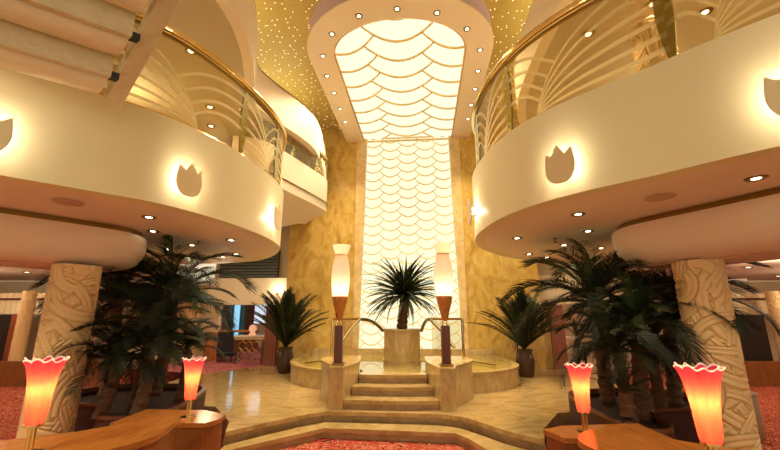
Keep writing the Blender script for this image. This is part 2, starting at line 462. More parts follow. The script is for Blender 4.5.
# ------------------------------------------------------------------ balconies
LRIM = [(-6.0, .2), (-5.0, 1.1), (-4.0, 2.08), (-3.15, 2.90), (-2.83, 3.2), (-2.42, 3.6), (-2.17, 4.03), (-1.95, 4.65), (-1.80, 5.5), (-1.85, 6.3), (-2.2, 7.15), (-2.75, 7.87), (-3.5, 8.25), (-4.4, 8.45), (-5.2, 8.5)]
RRIM = [(5.2, -.1), (4.2, .8), (3.4, 1.58), (2.6, 2.36), (2.18, 2.86), (1.72, 3.38), (1.43, 3.87), (1.28, 4.40), (1.23, 4.95), (1.26, 5.5), (1.43, 6.15), (1.78, 6.75), (2.4, 7.5), (3.3, 8.02), (4.3, 8.25), (5.2, 8.3)]
LR = spline(LRIM, 8); RR = spline(RRIM, 8)
def offs(path, d):
    P = [Vector((p[0], p[1], 0)) for p in path]; out = []
    for i in range(len(P)):
        t_ = (P[min(i+1, len(P)-1)]-P[max(i-1, 0)]).normalized()
        out.append(P[i]+Vector((-t_.y, t_.x, 0))*d)
    return out
def balcony(rim, side, label, extra, zs=Z_SOF, zp=Z_PAR, zfl=.3, name='balcony', cat='balcony', pm='cream', sm='peach', inn=None):
    t = thing(name, label, cat, (rim[len(rim)//2][0], rim[len(rim)//2][1], zs))
    inn = inn or offs(rim, .16*side)
    out = [(p[0], p[1]) for p in inn]+extra
    MB().prism(out, zs+.004, zs+.06).build('soffit', M[sm], t, 0)
    inner = [(p[0], p[1]) for p in inn]
    rings = [[(a[0], a[1], zs), (b_[0], b_[1], zs), (b_[0], b_[1], zp), (a[0], a[1], zp)] for a, b_ in zip(rim, inner)]
    MB().loft(rings).build('parapet', M[pm], t, 40)
    MB().prism(inner+extra, zs+zfl, zs+zfl+.05).build('deck_floor', M['tan_wall'], t, 0)
    return t
balcony(LR, 1, 'curved cream balcony with pink soffit on the left, tulip sconces on its front', [(-6.3, 9.85), (-6.3, 12.78), (-13.78, 12.78), (-13.78, .2)])
balcony(RR, -1, 'curved cream balcony with pink soffit on the right, tulip sconce facing the pool', [(6.3, 9.85), (6.3, 12.78), (13.78, 12.78), (13.78, -.1)])

# upper (third) decks
L3 = spline([(-2.9, -.5), (-2.35, 2.0), (-2.06, 4.05), (-2.09, 4.9), (-2.30, 5.7), (-2.56, 6.45), (-2.40, 7.05), (-1.98, 7.95), (-1.80, 8.9), (-1.95, 11.1)], 6)
R3 = spline([(2.6, -.5), (2.25, 2.0), (2.18, 4.0), (2.25, 5.4), (2.45, 6.6), (3.0, 7.8), (3.8, 8.8), (4.2, 10.6)], 6)
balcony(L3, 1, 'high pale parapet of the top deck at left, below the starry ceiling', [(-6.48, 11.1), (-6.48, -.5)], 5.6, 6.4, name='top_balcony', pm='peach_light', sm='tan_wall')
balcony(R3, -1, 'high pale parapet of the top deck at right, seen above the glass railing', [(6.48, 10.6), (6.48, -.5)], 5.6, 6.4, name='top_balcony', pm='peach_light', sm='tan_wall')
for rim, s_, lab in ((L3, 1, 'thin brass cap rail along the left top deck parapet'), (R3, -1, 'thin brass cap rail along the right top deck parapet')):
    tag(MB().tube([(p.x, p.y, 6.43) for p in offs(rim, .04*s_)], .035, 8).build('cap_rail', M['bronze']), lab, 'rail')
# small landing balcony by the left marble wall
LL = spline([(-3.1, 6.9), (-2.6, 7.1), (-2.35, 7.5), (-2.05, 8.25), (-1.75, 9.1), (-1.66, 9.5), (-1.76, 9.85), (-2.1, 10.2), (-2.5, 10.9)], 6)
t = balcony(LL, 1, 'small cream landing balcony against the left marble wall', [(-3.2, 11.2), (-6.4, 11.4), (-6.4, 6.9)], 4.3, 5.15, zfl=.4, name='landing_balcony', pm='peach_light', sm='peach_light')
MB().tube([(p.x, p.y, 4.52) for p in offs(LL, -.008)], .016, 6).build('trim_line', M['bronze'], t)

# enclosing walls
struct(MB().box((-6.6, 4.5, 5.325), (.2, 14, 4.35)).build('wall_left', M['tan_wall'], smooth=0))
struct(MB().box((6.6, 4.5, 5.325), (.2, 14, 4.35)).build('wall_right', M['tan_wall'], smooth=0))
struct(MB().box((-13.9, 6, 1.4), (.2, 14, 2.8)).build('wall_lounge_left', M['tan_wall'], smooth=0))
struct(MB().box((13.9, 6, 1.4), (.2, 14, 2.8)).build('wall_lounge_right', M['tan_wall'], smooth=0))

# ------------------------------------------------------------------ glass railings
def at_y(rim, y, y0=None):
    """index (float) of first rim point whose Y passes y"""
    for i in range(len(rim)-1):
        if rim[i].y <= y < rim[i+1].y: return i+(y-rim[i].y)/(rim[i+1].y-rim[i].y)
    return len(rim)-1
def rim_pt(rim, f):
    i = int(f); i = min(i, len(rim)-2); return rim[i].lerp(rim[i+1], f-i)
def railing(rim, side, ys, label, zb, zt, fan=True, back=.06):
    t = thing('glass_railing', label, 'railing', (rim[len(rim)//2].x, rim[len(rim)//2].y, zb))
    cen = offs(rim, back*side)
    fs = [at_y(rim, y) for y in ys]
    hb = zb+.05; ht = zt-.06; Hh = ht-hb
    for a, b_ in zip(fs[:-1], fs[1:]):
        N = 26
        a2, b2 = a+.06, b_-.06
        P = [rim_pt(cen, a2+(b2-a2)*i/N) for i in range(N+1)]
        g = MB().ribbon([(p.x, p.y, hb) for p in P], [(p.x, p.y, ht) for p in P], .012).build('glass_panel', M['glass'], t, 40)
        if not fan: continue
        def pt(s, h):
            p = rim_pt(cen, a2+(b2-a2)*s); q = rim_pt(offs(rim, (back-.012)*side), a2+(b2-a2)*s)
            return Vector((q.x, q.y, hb+h*Hh))
        mb = MB()
        top = lambda t_: math.sin(PI/2*t_**.75)
        for k, e in enumerate((.10, .25, .42, .60, .79, .98)):
            A, B = [], []
            for i in range(25):
                tt = i/24; s = .70*(1-tt)
                h = e*top(tt); w = .010+.018*tt
                A.append(pt(s, max(0, h-w))); B.append(pt(s, min(1, h+w)))
            mb.ribbon(A, B, .006)
        for s0, h1 in ((.52, .88), (.58, .70), (.63, .52), (.665, .34)):
            h0 = .98*top(1-s0/.70)
            A, B = [], []
            for i in range(13):
                tt = i/12; s = s0+(.99-s0)*tt
                h = h0+(h1-h0)*tt+.10*math.sin(PI*tt)
                A.append(pt(s, max(0, h-.022))); B.append(pt(s, min(1, h+.022)))
            mb.ribbon(A, B, .006)
        mb.build('etched_fan', M['etched'], g, 40)
    f0, f1 = fs[0], fs[-1]; K = 60
    HR = [rim_pt(cen, f0+(f1-f0)*i/K) for i in range(K+1)]
    MB().tube([(p.x, p.y, zt) for p in HR], .055, 10, .04).build('handrail', M['brass'], t)
    MB().tube([(p.x, p.y, zt-.075) for p in HR], .022, 6).build('under_rail', M['bronze'], t)
    MB().tube([(p.x, p.y, zb+.025) for p in HR], .022, 6).build('base_rail', M['brass'], t)
    for f in fs:
        p = rim_pt(cen, f); q = rim_pt(cen, min(f+.5, len(cen)-1)); d = (q-p).normalized() if (q-p).length > 1e-5 else Vector((0, 1, 0))
        A, B = [], []
        for i in range(15):
            tt = i/14; w = .018+.05*math.sin(PI*tt); z = zb+(zt-.03-zb)*tt
            A.append((p.x-d.x*w, p.y-d.y*w, z)); B.append((p.x+d.x*w, p.y+d.y*w, z))
        MB().ribbon(A, B, .022).build('post', M['olive_brass'], t, 40)
    return t
railing(LR, 1, [1.6, 3.05, 4.70, 5.75, 6.9, 7.9], 'curved etched glass railing with brass handrail on the left balcony', Z_PAR, Z_RAIL)
railing(RR, -1, [.9, 1.75, 2.72, 4.12, 5.3, 6.4, 7.6], 'curved etched glass railing with brass handrail on the right balcony', Z_PAR, Z_RAIL, back=.10)
railing(LL, 1, [7.15, 8.0, 8.95, 9.75], 'short glass railing with brass handrail on the small landing balcony', 5.15, 5.76)

# ------------------------------------------------------------------ beams above the columns
def stadium(c, d, L, r, n_=14):
    d = Vector((d[0], d[1])).normalized(); s = Vector((-d.y, d.x)); c = Vector(c)
    pts = []
    for i in range(n_+1):
        a = -PI/2+PI*i/n_; pts.append(c+d*r*math.cos(a)+s*r*math.sin(a))
    for i in range(n_+1):
        a = PI/2+PI*i/n_; pts.append(c-d*L+d*r*math.cos(a)+s*r*math.sin(a))
    return pts
def beam(c, d, L, r, label):
    t = thing('rounded_beam', label, 'beam', (c[0], c[1], 2.28))
    prof = [(r-.42, 2.28), (r-.30, 2.285), (r-.18, 2.315), (r-.09, 2.37), (r-.03, 2.46), (r, 2.57), (r, 2.70), (r-.02, 2.735)]
    rings = [[(p.x, p.y, z) for p in stadium(c, d, L, rr)] for rr, z in prof]
    MB().loft(rings).build('body', M['peach_light'], t, 60)
    MB().prism([tuple(p) for p in stadium(c, d, L, r-.07)], 2.735, 2.80).build('shadow_gap', M['bronze'], t, 60)
    MB().tube([(p.x, p.y, 2.283) for p in stadium(c, d, L, r-.36)], .012, 6, closed=True).build('groove_line', M['grille'], t)
beam((-4.02, 4.95), (.62, .78), 3.6, .68, 'rounded peach beam on the left carved column, under the soffit')
beam((3.52, 4.55), (-.42, .91), 3.8, .70, 'rounded peach beam on the right carved column, under the soffit')

# ------------------------------------------------------------------ carved columns
def carved_mesh(R, Hh, nu=220, nv=300, seed=3):
    rng = np.random.default_rng(seed); circ = 2*PI*R
    U, V = np.meshgrid(np.arange(nu)/nu*circ, np.linspace(0, Hh, nv))
    Hm = np.zeros_like(U)
    for k in range(170):
        w = rng.uniform(.045, .070)
        cu, cv = rng.uniform(0, circ), rng.uniform(-.1, Hh+.1)
        du = (U-cu+circ/2) % circ-circ/2; dv = V-cv
        if rng.random() < .65:
            rad = rng.uniform(.12, .55); r = np.hypot(du, dv); x = (r-rad)/w
            a0 = rng.uniform(-PI, PI); aw = rng.uniform(.6, 1.5)
            ang = (np.arctan2(dv, du)-a0+PI) % (2*PI)-PI
            ok = (np.abs(x) < 1) & (np.abs(ang) < aw)
        else:
            a0 = rng.uniform(0, PI); ln = rng.uniform(.15, .35)
            al = du*math.cos(a0)+dv*math.sin(a0); x = (-du*math.sin(a0)+dv*math.cos(a0))/w
            ok = (np.abs(x) < 1) & (np.abs(al) < ln)
        h = .032*(1-np.abs(x)**8)*(.55+.45*np.sqrt(np.abs(np.sin(PI*x))))
        Hm = np.where(ok, h, Hm)
    vs = []
    for j in range(nv):
        z = j/(nv-1)*Hh
        for i in range(nu):
            r = R-.012+Hm[j, i]; a = 2*PI*i/nu; vs.append((r*math.cos(a), r*math.sin(a), z))
    fs = [(j*nu+i, j*nu+(i+1) % nu, (j+1)*nu+(i+1) % nu, (j+1)*nu+i) for j in range(nv-1) for i in range(nu)]
    return vs, fs
def column(name, R, Hh, loc, label, seed):
    t = thing(name, label, 'column', loc)
    mb = MB(); mb.add(*carved_mesh(R, Hh, seed=seed)); mb.build('shaft', M['carved'], t, 60, local=True)
    return t
CL = (-3.80, 4.62); CR = (3.42, 4.22)
c1 = column('carved_column', .225, 2.28, (*CL, 0), 'tan carved column with interlaced bands, behind the left front lamp', 3)
c2 = column('carved_column', .212, 2.28, (*CR, 0), 'tan carved column with interlaced bands, behind the right front lamp', 5)
dup(c1, (CL[0]-.1, CL[1], 3.15), 'gold carved column on the upper deck behind the left glass railing')
dup(c2, (CR[0]+.05, CR[1]+.1, 3.15), 'gold carved column on the upper deck behind the right glass railing')
dup(c1, (-9.47, 10.15, .02), 'distant carved column at far left, beyond the left front lamp', rz=1).scale = (.62, .62, 1)
dup(c2, (10.05, 10.15, .02), 'distant carved column at far right edge, beyond the dark panel', rz=2).scale = (.62, .62, 1)
dup(c1, (-6.3, 12.3, ZF), 'distant carved column among the blue windows behind the left palms', rz=2)

# ------------------------------------------------------------------ tulip sconces
def tulip_outline():
    half = [(.012, .36), (.03, .30), (.065, .235)]
    pts = [(0, .0), (.05, .006), (.095, .035), (.122, .085), (.133, .14), (.131, .20), (.118, .29), (.112, .30), (.062, .25), (.0, .345)]
    return pts+[(-x, z) for x, z in pts[-2:0:-1]]
def rim_at_px(rim, px, z, yr):
    best = None
    for i in range(len(rim)-1):
        for q in range(6):
            p = rim[i].lerp(rim[i+1], q/6)
            if not (yr[0] <= p.y <= yr[1]): continue
            e = abs(proj((p.x, p.y, z))[0]-px)
            if best is None or e < best[0]: best = (e, p, (rim[i+1]-rim[i]).normalized())
    return best[1], best[2]
def sconce(rim, side, px, z, yr, label, sc=1.1, pos=None, nrm=None):
    if pos is None:
        p, d = rim_at_px(rim, px, z, yr); nn = Vector((d.y, -d.x, 0))*side
    else: p, nn = Vector(pos), Vector(nrm)
    w = Vector((-nn.y, nn.x, 0))
    c = Vector((p.x, p.y, z))
    t = thing('tulip_sconce', label, 'wall sconce', tuple(c+nn*.0))
    ol = tulip_outline(); mb = MB()
    fr, bk = [], []
    for x, zz in ol:
        x, zz = x*sc, (zz-.165)*sc; off = .118-1.0*x*x
        fr.append(c+w*x+Vector((0, 0, zz))+nn*off); bk.append(c+w*x+Vector((0, 0, zz))+nn*(off-.015))
    mb.loft([bk, fr]); mb.build('tulip_plate', M['tulip'], t, 30)
    MB().tube([c-nn*.0+Vector((0, 0, -.04)), c+nn*.085+Vector((0, 0, -.04))], .014).build('arm', M['brass'], t)
    MB().tube([c+nn*.055+Vector((0, 0, a)) for a in (-.03, .0, .06)], .02).build('bulb', M['bulb'], t)
    light('sconce_light', 'POINT', c+nn*.055+Vector((0, 0, .02)), 42, (1, .86, .62), .03, t)
    return t
sconce(LR, 1, 184, 3.10, (3.2, 5), 'tulip sconce glowing on the left balcony front above the left palms')
sconce(LR, 1, 271.5, 3.12, (5, 6.9), 'tulip sconce seen edge-on at the inner end of the left balcony')
sconce(LR, 1, -14, 3.12, (1.5, 3.1), 'tulip sconce at the left picture border, its glow on the left balcony')
sconce(RR, -1, 565, 3.08, (2.8, 4.2), 'tulip sconce glowing on the right balcony front above the right palms')
sconce(RR, -1, 476.5, 3.12, (4.4, 6), 'tulip sconce seen edge-on at the inner end of the right balcony')
sconce(RR, -1, 796, 3.12, (1.4, 2.6), 'tulip sconce at the right picture border, its glow on the right balcony')

# ------------------------------------------------------------------ downlights
def make_downlight(loc, label, r=.055, group=None, up=False):
    t = thing('downlight', label, 'downlight', loc, group)
    mb = MB(); mb.lathe([(r*.53, 0), (r*.6, -.006), (r*1.1, -.010), (r*1.25, -.003), (r*1.25, .0)], seg=20, caps=False)
    mb.build('trim_ring', M['bronze'], t, 40, local=True)
    MB().lathe([(r*.55, -.001), (r*.5, -.006), (.001, -.007)], seg=16).build('bulb', M['bulb'], t, 40, local=True)
    return t
proto_dl = None
def downlight(loc, label, sc=1.0, power=0, spot=110):
    global proto_dl
    if proto_dl is None:
        proto_dl = make_downlight(loc, label); proto_dl.scale = (sc,)*3; r = proto_dl
    else: r = dup(proto_dl, loc, label, scale=sc)
    if power: light('down_spot', 'SPOT', (loc[0], loc[1], loc[2]-.03), power, WARM, .05, None, spot)
    return r
sofL = [((149, 217), 'downlight in left pink soffit, nearest the beam tip, front of the pair'),
        ((153, 231), 'downlight in left pink soffit, nearest the beam tip, rear of the pair'),
        ((168, 249), 'downlight in left pink soffit just above the palm crown'),
        ((192, 245), 'downlight in left pink soffit above the right part of the palm'),
        ((231, 240), 'downlight in left pink soffit nearest the edge-on sconce'),
        ((236, 254), 'downlight in left pink soffit near the rim, right of the palm'),
        ((223, 257), 'farthest small downlight at the rear of the left pink soffit')]
sofR = [((578, 214), 'downlight in right pink soffit below the facing tulip sconce'),
        ((588, 231), 'downlight in right pink soffit, second from the sconce towards the beam'),
        ((564, 245), 'downlight in right pink soffit, middle of the cluster above palm'),
        ((601, 248), 'downlight in right pink soffit beside the tip of the rounded beam'),
        ((517, 238), 'downlight in right pink soffit nearest the inner rim'),
        ((529, 254), 'downlight in right pink soffit near the rear rim above the potted palm'),
        ((547, 257), 'farthest small downlight at the rear of the right pink soffit'),
        ((756, 178), 'big near downlight in right soffit between the cream front and the beam')]
for q, lab in sofL+sofR:
    p = onz(*q, Z_SOF); downlight((p.x, p.y, p.z), lab, 1.15, 0 if q in ((149, 217), (153, 231), (601, 248)) else 24)
for q, lab in [((31, 254), 'downlight beyond the left beam, nearest its underside'), ((40, 266), 'downlight beyond the left beam, above the carved column top'),
               ((27, 272), 'small distant downlight at far left ceiling, third from the beam'), 
               ((720, 256), 'downlight beyond the right beam, beside the carved column top'), ((748, 267), 'downlight beyond the right beam, second from the column'),
               ((778, 276), 'small distant downlight at the right picture border')]:
    p = onz(*q, Z_SOF); downlight((p.x, p.y, p.z), lab, 1.5, 40)
archpx = [(332, 34), (359, 16), (397, 9), (437, 13), (467, 29), (480, 50), (478, 71), (475, 89), (471, 105), (468, 119), (323, 56), (327, 76), (334, 93), (340, 109), (345, 122)]
archlab = ['on the left shoulder of the arch', 'left of the arch top', 'at the middle of the arch top', 'right of the arch top', 'on the right shoulder of the arch',
           'first on the right arm of the arch', 'second down the right arm of the arch', 'third down the right arm of the arch', 'fourth down the right arm of the arch', 'last on the right arm, by the marble wall',
           'first on the left arm of the arch', 'second down the left arm of the arch', 'third down the left arm of the arch', 'fourth down the left arm of the arch', 'last on the left arm, by the marble wall']
for q, lab in zip(archpx, archlab):
    p = onz(*q, Z_ARCH); downlight((p.x, p.y, p.z), 'downlight in the horseshoe frame, '+lab, 1.0, 330 if 'wall' in lab or 'fourth' in lab else 150, 92 if 'wall' in lab or 'fourth' in lab else 110)
for q, lab in [((191, 51), 'spotlight seen through the left railing, nearest the staircase'), ((210, 107), 'spotlight low behind the left railing glass, upper of two'), ((211, 126), 'spotlight low behind the left railing glass, lower of two'),
               ((588, 34), 'spotlight behind the right railing glass, between two etched fans'), ((705, 12), 'bright spotlight behind the right railing at upper right'), ((653, 4), 'spotlight above the upper deck carved column at right')]:
    p = onz(*q, 5.6); downlight((p.x, p.y, p.z), lab, 1.3, 60, 120)
def speaker(q, label):
    p = onz(*q, Z_SOF)
    tag(MB().lathe([(.13, 0), (.13, -.008), (.12, -.012), (.001, -.012)], p, 28).build('ceiling_speaker', M['grille']), label, 'speaker')
speaker((68, 202), 'round flush speaker grille in the left pink soffit')
speaker((660, 197), 'round flush speaker grille in the right pink soffit')
def sprinkler(q, label):
    p = onz(*q, Z_SOF)
    tag(MB().lathe([(.03, 0), (.03, -.01), (.01, -.015), (.01, -.06), (.028, -.065), (.028, -.075), (.001, -.076)], p, 12).build('sprinkler', M['bronze']), label, 'sprinkler')
sprinkler((555, 238), 'small sprinkler head in the right soffit among the downlights')
sprinkler((199, 241), 'small sprinkler head in the left soffit above palm')

# ------------------------------------------------------------------ staircase at upper left
t = thing('open_staircase', 'underside of an open wooden staircase at the upper left corner', 'staircase', (-2.52, 3.1, 3.5))
sd = Vector((.77, -.55, 0)); td = Vector((-.80, -.60, 0))
P0 = Vector((-2.52, 3.10, 3.53))
def flight(a): return P0+sd*a+Vector((0, 0, .62*a+.10*a*a-.0))
path = [flight(i/10-.02) for i in range(0, 19)]
MB().ribbon(path, [p+Vector((0, 0, .15)) for p in path], .13).build('stringer', M['stair_wood'], t, 40)
sn = sd.normalized(); R3_ = Matrix((td, sn, Vector((0, 0, 1)))).transposed()
for i in range(5):
    base = flight(.13+.345*i)+td*.13+Vector((0, 0, .10))
    ln = 2.4; rings = []
    for e in (0, ln):
        c = base+td*e
        rings.append([c+sn*(.165*math.cos(PI+PI*q/14))+Vector((0, 0, .13*math.sin(PI+PI*q/14))) for q in range(15)])
    MB().loft(rings).build('tread', M['stair_tread'], t, 50)
    MB().box(base+td*(ln/2)+sn*.19+Vector((0, 0, .05)), (ln, .05, .22), M3=R3_).build('riser_board', M['stair_wood'], t, 0)
    MB().box(base+td*-.02+sn*.15+Vector((0, 0, -.02)), (.09, .06, .06), M3=R3_).build('bracket', M['black'], t, 0)

# ------------------------------------------------------------------ floor lamps on the wing walls
def torchiere(x, y, label):
    z0 = .90
    t = thing('floor_lamp', label, 'lamp', (x, y, z0))
    b = lambda prof, seg=28: MB().lathe(prof, (x, y, z0), seg)
    MB().box((x, y, z0+.02), (.20, .20, .04)).build('base', M['bronze'], t, 0)
    MB().box((x, y, z0+.33), (.135, .135, .60)).build('post', M['dark_wood'], t, 0)
    for k in range(4):
        a = PI/4+k*PI/2; dx, dy = math.cos(a), math.sin(a)
        MB().tube([(x+.06*dx, y+.06*dy, z0+.62), (x+.035*dx, y+.035*dy, z0+.72), (x+.075*dx, y+.075*dy, z0+.82)], .012, 6).build('strut', M['brass'], t)
    b([(.035, .70), (.05, .72), (.075, .84), (.115, .98), (.132, 1.08), (.132, 1.10), (.02, 1.09)]).build('cone', M['cone_wood'], t, 40)
    sh = [(.125, 1.09), (.140, 1.18), (.155, 1.36), (.158, 1.48), (.145, 1.62), (.115, 1.75), (.100, 1.80), (.104, 1.82), (.135, 1.91), (.155, 1.98)]
    b([(r-.006, z) for r, z in sh[::-1]]+sh, 36).build('shade', M['white_glass'], t, 60) if False else MB().loft([[(x+r*math.cos(2*PI*i/36), y+r*math.sin(2*PI*i/36), z0+z) for i in range(36)] for r, z in sh], False).build('shade', M['white_glass'], t, 60)
    b([(.100, 1.795), (.107, 1.80), (.107, 1.815), (.101, 1.82)]).build('neck_band', M['frame_marble'], t)
    b([(.02, 1.10), (.04, 1.16), (.04, 1.30), (.01, 1.34)], 14).build('bulb', M['bulb'], t)
    light('floor_lamp_light', 'POINT', (x, y, z0+1.26), 4.5, (1, .82, .56), .06, t)
torchiere(-.845, 6.55, 'tall white vase floor lamp on the left of the pool steps')
torchiere(.90, 6.42, 'tall white vase floor lamp on the right of the pool steps')

# brass railings behind the floor lamps
def pool_rail(s, xo, xi, y, label):
    t = thing('brass_railing', label, 'railing', (xo, y, .9))
    MB().tube([(xo, y, .9), (xo, y, 1.62)], .028, 10).build('post', M['brass'], t)
    MB().tube([(xo, y, 1.62), (xi, y+.05, 1.62)], .026, 8).build('top_rail', M['bronze'], t)
    MB().ribbon([(xo-s*.04, y, .93), (xi+s*.04, y+.05, .93)], [(xo-s*.04, y, 1.58), (xi+s*.04, y+.05, 1.58)], .012).build('glass_panel', M['glass'], t, 0)
    MB().tube([(xi, y, 1.62), (xi+s*.15, y-.6, 1.42), (xi+s*.27, y-1.2, 1.18)], .028, 8).build('slanted_handrail', M['brass'], t)
    xe = PX+s*.43; MB().tube([(xi+(xe-xi)*q, y+.05+(8.72-y-.05)*q, 1.61-.25*q**2.2) for q in [k/8 for k in range(9)]], .035, 8).build('curved_handrail', M['bronze'], t)
pool_rail(1, 1.42, .78, 7.72, 'brass and glass railing beside the right floor lamp')
pool_rail(-1, -1.15, -.59, 7.86, 'brass and glass railing beside the left floor lamp')

# ------------------------------------------------------------------ palms
def frond_mesh(name, L, droop, n_, leaf, m_, wleaf=.016, up=.35, vee=.5, taper=True, seed=0):
    rg = random.Random(seed); mb = MB(); path = []
    K = 14
    x = z = 0; a = up
    for i in range(K+1):
        path.append(Vector((x, 0, z))); x += L/K*math.cos(a); z += L/K*math.sin(a); a -= droop/K*(.5+1.0*i/K)
    mb.tube(path, [.011*(1-.8*i/K)+.002 for i in range(K+1)], 5)
    for k in range(n_):
        t_ = .14+.86*(k+.5)/n_; f = t_*K; i = min(int(f), K-1)
        p = path[i].lerp(path[i+1], f-i); d = (path[i+1]-path[i]).normalized()
        upv = Vector((-d.z, 0, d.x))
        ll = leaf*(math.sin(PI*min(1, .12+.80*t_))**.6 if taper else 1)*rg.uniform(.85, 1.1)
        for s in (-1, 1):
            sw = rg.uniform(.65, .95)
            o_ = (d*sw+Vector((0, s, 0))*(1.0-.35*t_)+upv*(vee*rg.uniform(.5, 1.2))).normalized()
            wv = d.cross(o_).cross(o_).normalized() if d.cross(o_).length > 1e-6 else upv
            wv = (wv*.7+upv*.3*s).normalized()
            m1 = p+o_*ll*.5+Vector((0, 0, -.03*ll)); e1 = p+o_*ll+Vector((0, 0, -.28*ll))
            w = wleaf
            mb.add([p-wv*w*.4, p+wv*w*.4, m1+wv*w*.6, m1-wv*w*.6, e1], [(0, 1, 2, 3), (3, 2, 4)])
    me = mb.build(name, m_, None, 0)
    data = me.data; bpy.data.objects.remove(me)
    return data
FD = {}
for key, args in {'a': (1.25, 1.7, 46, .34, M['leaf_dark']), 'b': (1.1, 1.3, 42, .32, M['leaf_green']), 'c': (1.35, 2.0, 48, .36, M['leaf_dark']), 'd': (.95, 1.5, 38, .28, M['leaf_olive']),
                  'e': (1.0, .5, 32, .17, M['leaf_olive']), 'f': (1.15, .8, 36, .18, M['leaf_dark'])}.items():
    a_ = list(args); a_[2] = int(a_[2]*1.5); FD[key] = frond_mesh('frond_'+key, *a_, wleaf=.0095, seed=ord(key), vee=.35 if key in 'abcd' else .3)
def straps(name, L, w, droop, m_):
    mb = MB(); A, B = [], []; x = z = 0; a = .25
    for i in range(9):
        t_ = i/8; ww = w*(.5+.5*math.sin(PI*min(1, t_*1.1+.1)))*(1-t_**4)+.001
        A.append((x, -ww, z+ww*.4)); B.append((x, ww, z+ww*.4)); x += L/8*math.cos(a); z += L/8*math.sin(a); a -= droop/8
    mb.ribbon(A, B, .006); o = mb.build(name, m_, None, 40); d = o.data; bpy.data.objects.remove(o); return d
FD['s'] = straps('strap_a', .72, .03, .55, M['leaf_olive']); FD['t'] = straps('strap_b', .80, .028, 1.0, M['leaf_dark'])
def palm(name, base, crown, label, keys, n_, elev, sc=1.0, tr=.075, seed=1, part='frond', trunk=True, roll=.3):
    rg = random.Random(seed)
    b, c = Vector(base), Vector(crown)
    t = thing(name, label, 'palm', base)
    if trunk:
        Hh = (c-b).length; K = max(8, int(Hh/.055)); pts, rs = [], []
        for i in range(K+1):
            tt = i/K; pts.append(b.lerp(c, tt)+Vector((.05*math.sin(2*tt), .04*math.sin(3*tt), 0))); rs.append(tr*(1.15-.25*tt)*(1.10 if i % 2 else .92))
        c = pts[-1].copy()
        MB().tube(pts, rs, 12).build('trunk', M['trunk'], t, 0)
    for k in range(n_):
        az = k*2.39996+rg.uniform(-.2, .2); q = (k+.5)/n_
        el = elev[0]+(elev[1]-elev[0])*q+rg.uniform(-.12, .12)
        o = bpy.data.objects.new(part, FD[keys[k % len(keys)]]); C.objects.link(o); o.parent = t
        o.location = c-b+Vector((0, 0, .04*q))
        o.rotation_euler = (rg.uniform(-roll, roll), -el, az); s_ = sc*rg.uniform(.85, 1.12); o.scale = (s_,)*3
    return t
# left planting
palm('date_palm', (-3.55, 6.15, .52), (-3.42, 6.0, 1.94), 'tall dark palm at the rear of the left planter, its crown under the soffit', 'acb', 26, (-.25, 1.0), 1.0, .085, 1)
palm('date_palm', (-3.30, 5.3, .52), (-3.30, 5.35, 1.60), 'middle palm of the left planter with green tipped fronds', 'bacd', 25, (-.25, 1.0), .74, .08, 2)
palm('date_palm', (-2.95, 4.80, .52), (-3.0, 4.88, 1.22), 'short palm at the front of the left planter beside the small red lamp', 'acd', 20, (-.2, 1.0), .62, .07, 3)
palm('date_palm', (-4.15, 5.95, .52), (-4.25, 5.95, 1.95), 'dark palm directly behind the left carved column', 'ac', 24, (-.2, .9), .9, .08, 4)
# right planting
palm('date_palm', (2.95, 5.55, .52), (2.85, 5.45, 1.84), 'tall dark palm at the rear of the right planter, its crown under the soffit', 'acb', 26, (-.25, 1.0), .98, .085, 5)
palm('date_palm', (2.90, 4.75, .52), (2.95, 4.75, 1.60), 'middle palm of the right planter with drooping fronds', 'bacd', 25, (-.25, 1.0), .70, .08, 6)
palm('date_palm', (2.45, 4.25, .52), (2.42, 4.3, .90), 'small spiky palm low in the right planter beside the red lamp', 'def', 16, (.1, 1.1), .36, .06, 7)
palm('date_palm', (3.75, 5.4, .52), (3.8, 5.35, 1.85), 'dark palm directly behind the right carved column', 'ac', 22, (-.2, .9), .85, .08, 8)
palm('date_palm', (2.62, 4.5, .52), (2.55, 4.55, 1.28), 'short leaning palm at the front of the right planter', 'acd', 26, (-.2, .9), .58, .065, 9)
palm('date_palm', (-3.35, 4.75, .52), (-3.42, 4.95, 1.15), 'low dark palm beside the left carved column', 'ac', 26, (-.2, .9), .62, .065, 21)
palm('date_palm', (-2.95, 5.75, .52), (-2.95, 5.7, 1.2), 'dark palm at the right rear edge of the left planter', 'acd', 26, (.1, 1.1), .42, .07, 22)
palm('date_palm', (3.3, 5.0, .52), (3.2, 4.95, 1.3), 'low dark palm close behind the right carved column', 'ac', 26, (-.2, .9), .6, .065, 23)
# palm on the pedestal
palm('strap_leaf_palm', (PX, PY, 1.39), (PX, PY, 2.12), 'short palm with spiky strap leaves standing on the octagonal pedestal', 'st', 150, (-.55, 1.15), 1.28, .105, 10, part='leaf', roll=.5)
# potted palms
def potted(x, y, label, labp, seed):
    t = thing('plant_pot', label, 'pot', (x, y, ZF))
    MB().lathe([(.14, 0), (.17, .02), (.205, .20), (.215, .36), (.19, .48), (.165, .54), (.18, .58), (.19, .62), (.165, .62), (.15, .55)], (x, y, ZF), 28).build('body', M['pot'], t, 50)
    MB().lathe([(.155, .55), (.155, .57), (.001, .575)], (x, y, ZF), 20).build('soil', M['soil'], t)
    palm('feather_palm', (x, y, ZF+.57), (x, y, ZF+.62), labp, 'effe', 80, (.35, 1.5), 1.18, .05, seed, trunk=False)
potted(-2.66, 10.15, 'brown urn on the marble floor by the left dark red jamb', 'bushy upright palm growing in the left brown urn', 11)
potted(3.22, 9.55, 'brown urn on the marble floor by the right dark red jamb', 'bushy upright palm growing in the right brown urn', 12)

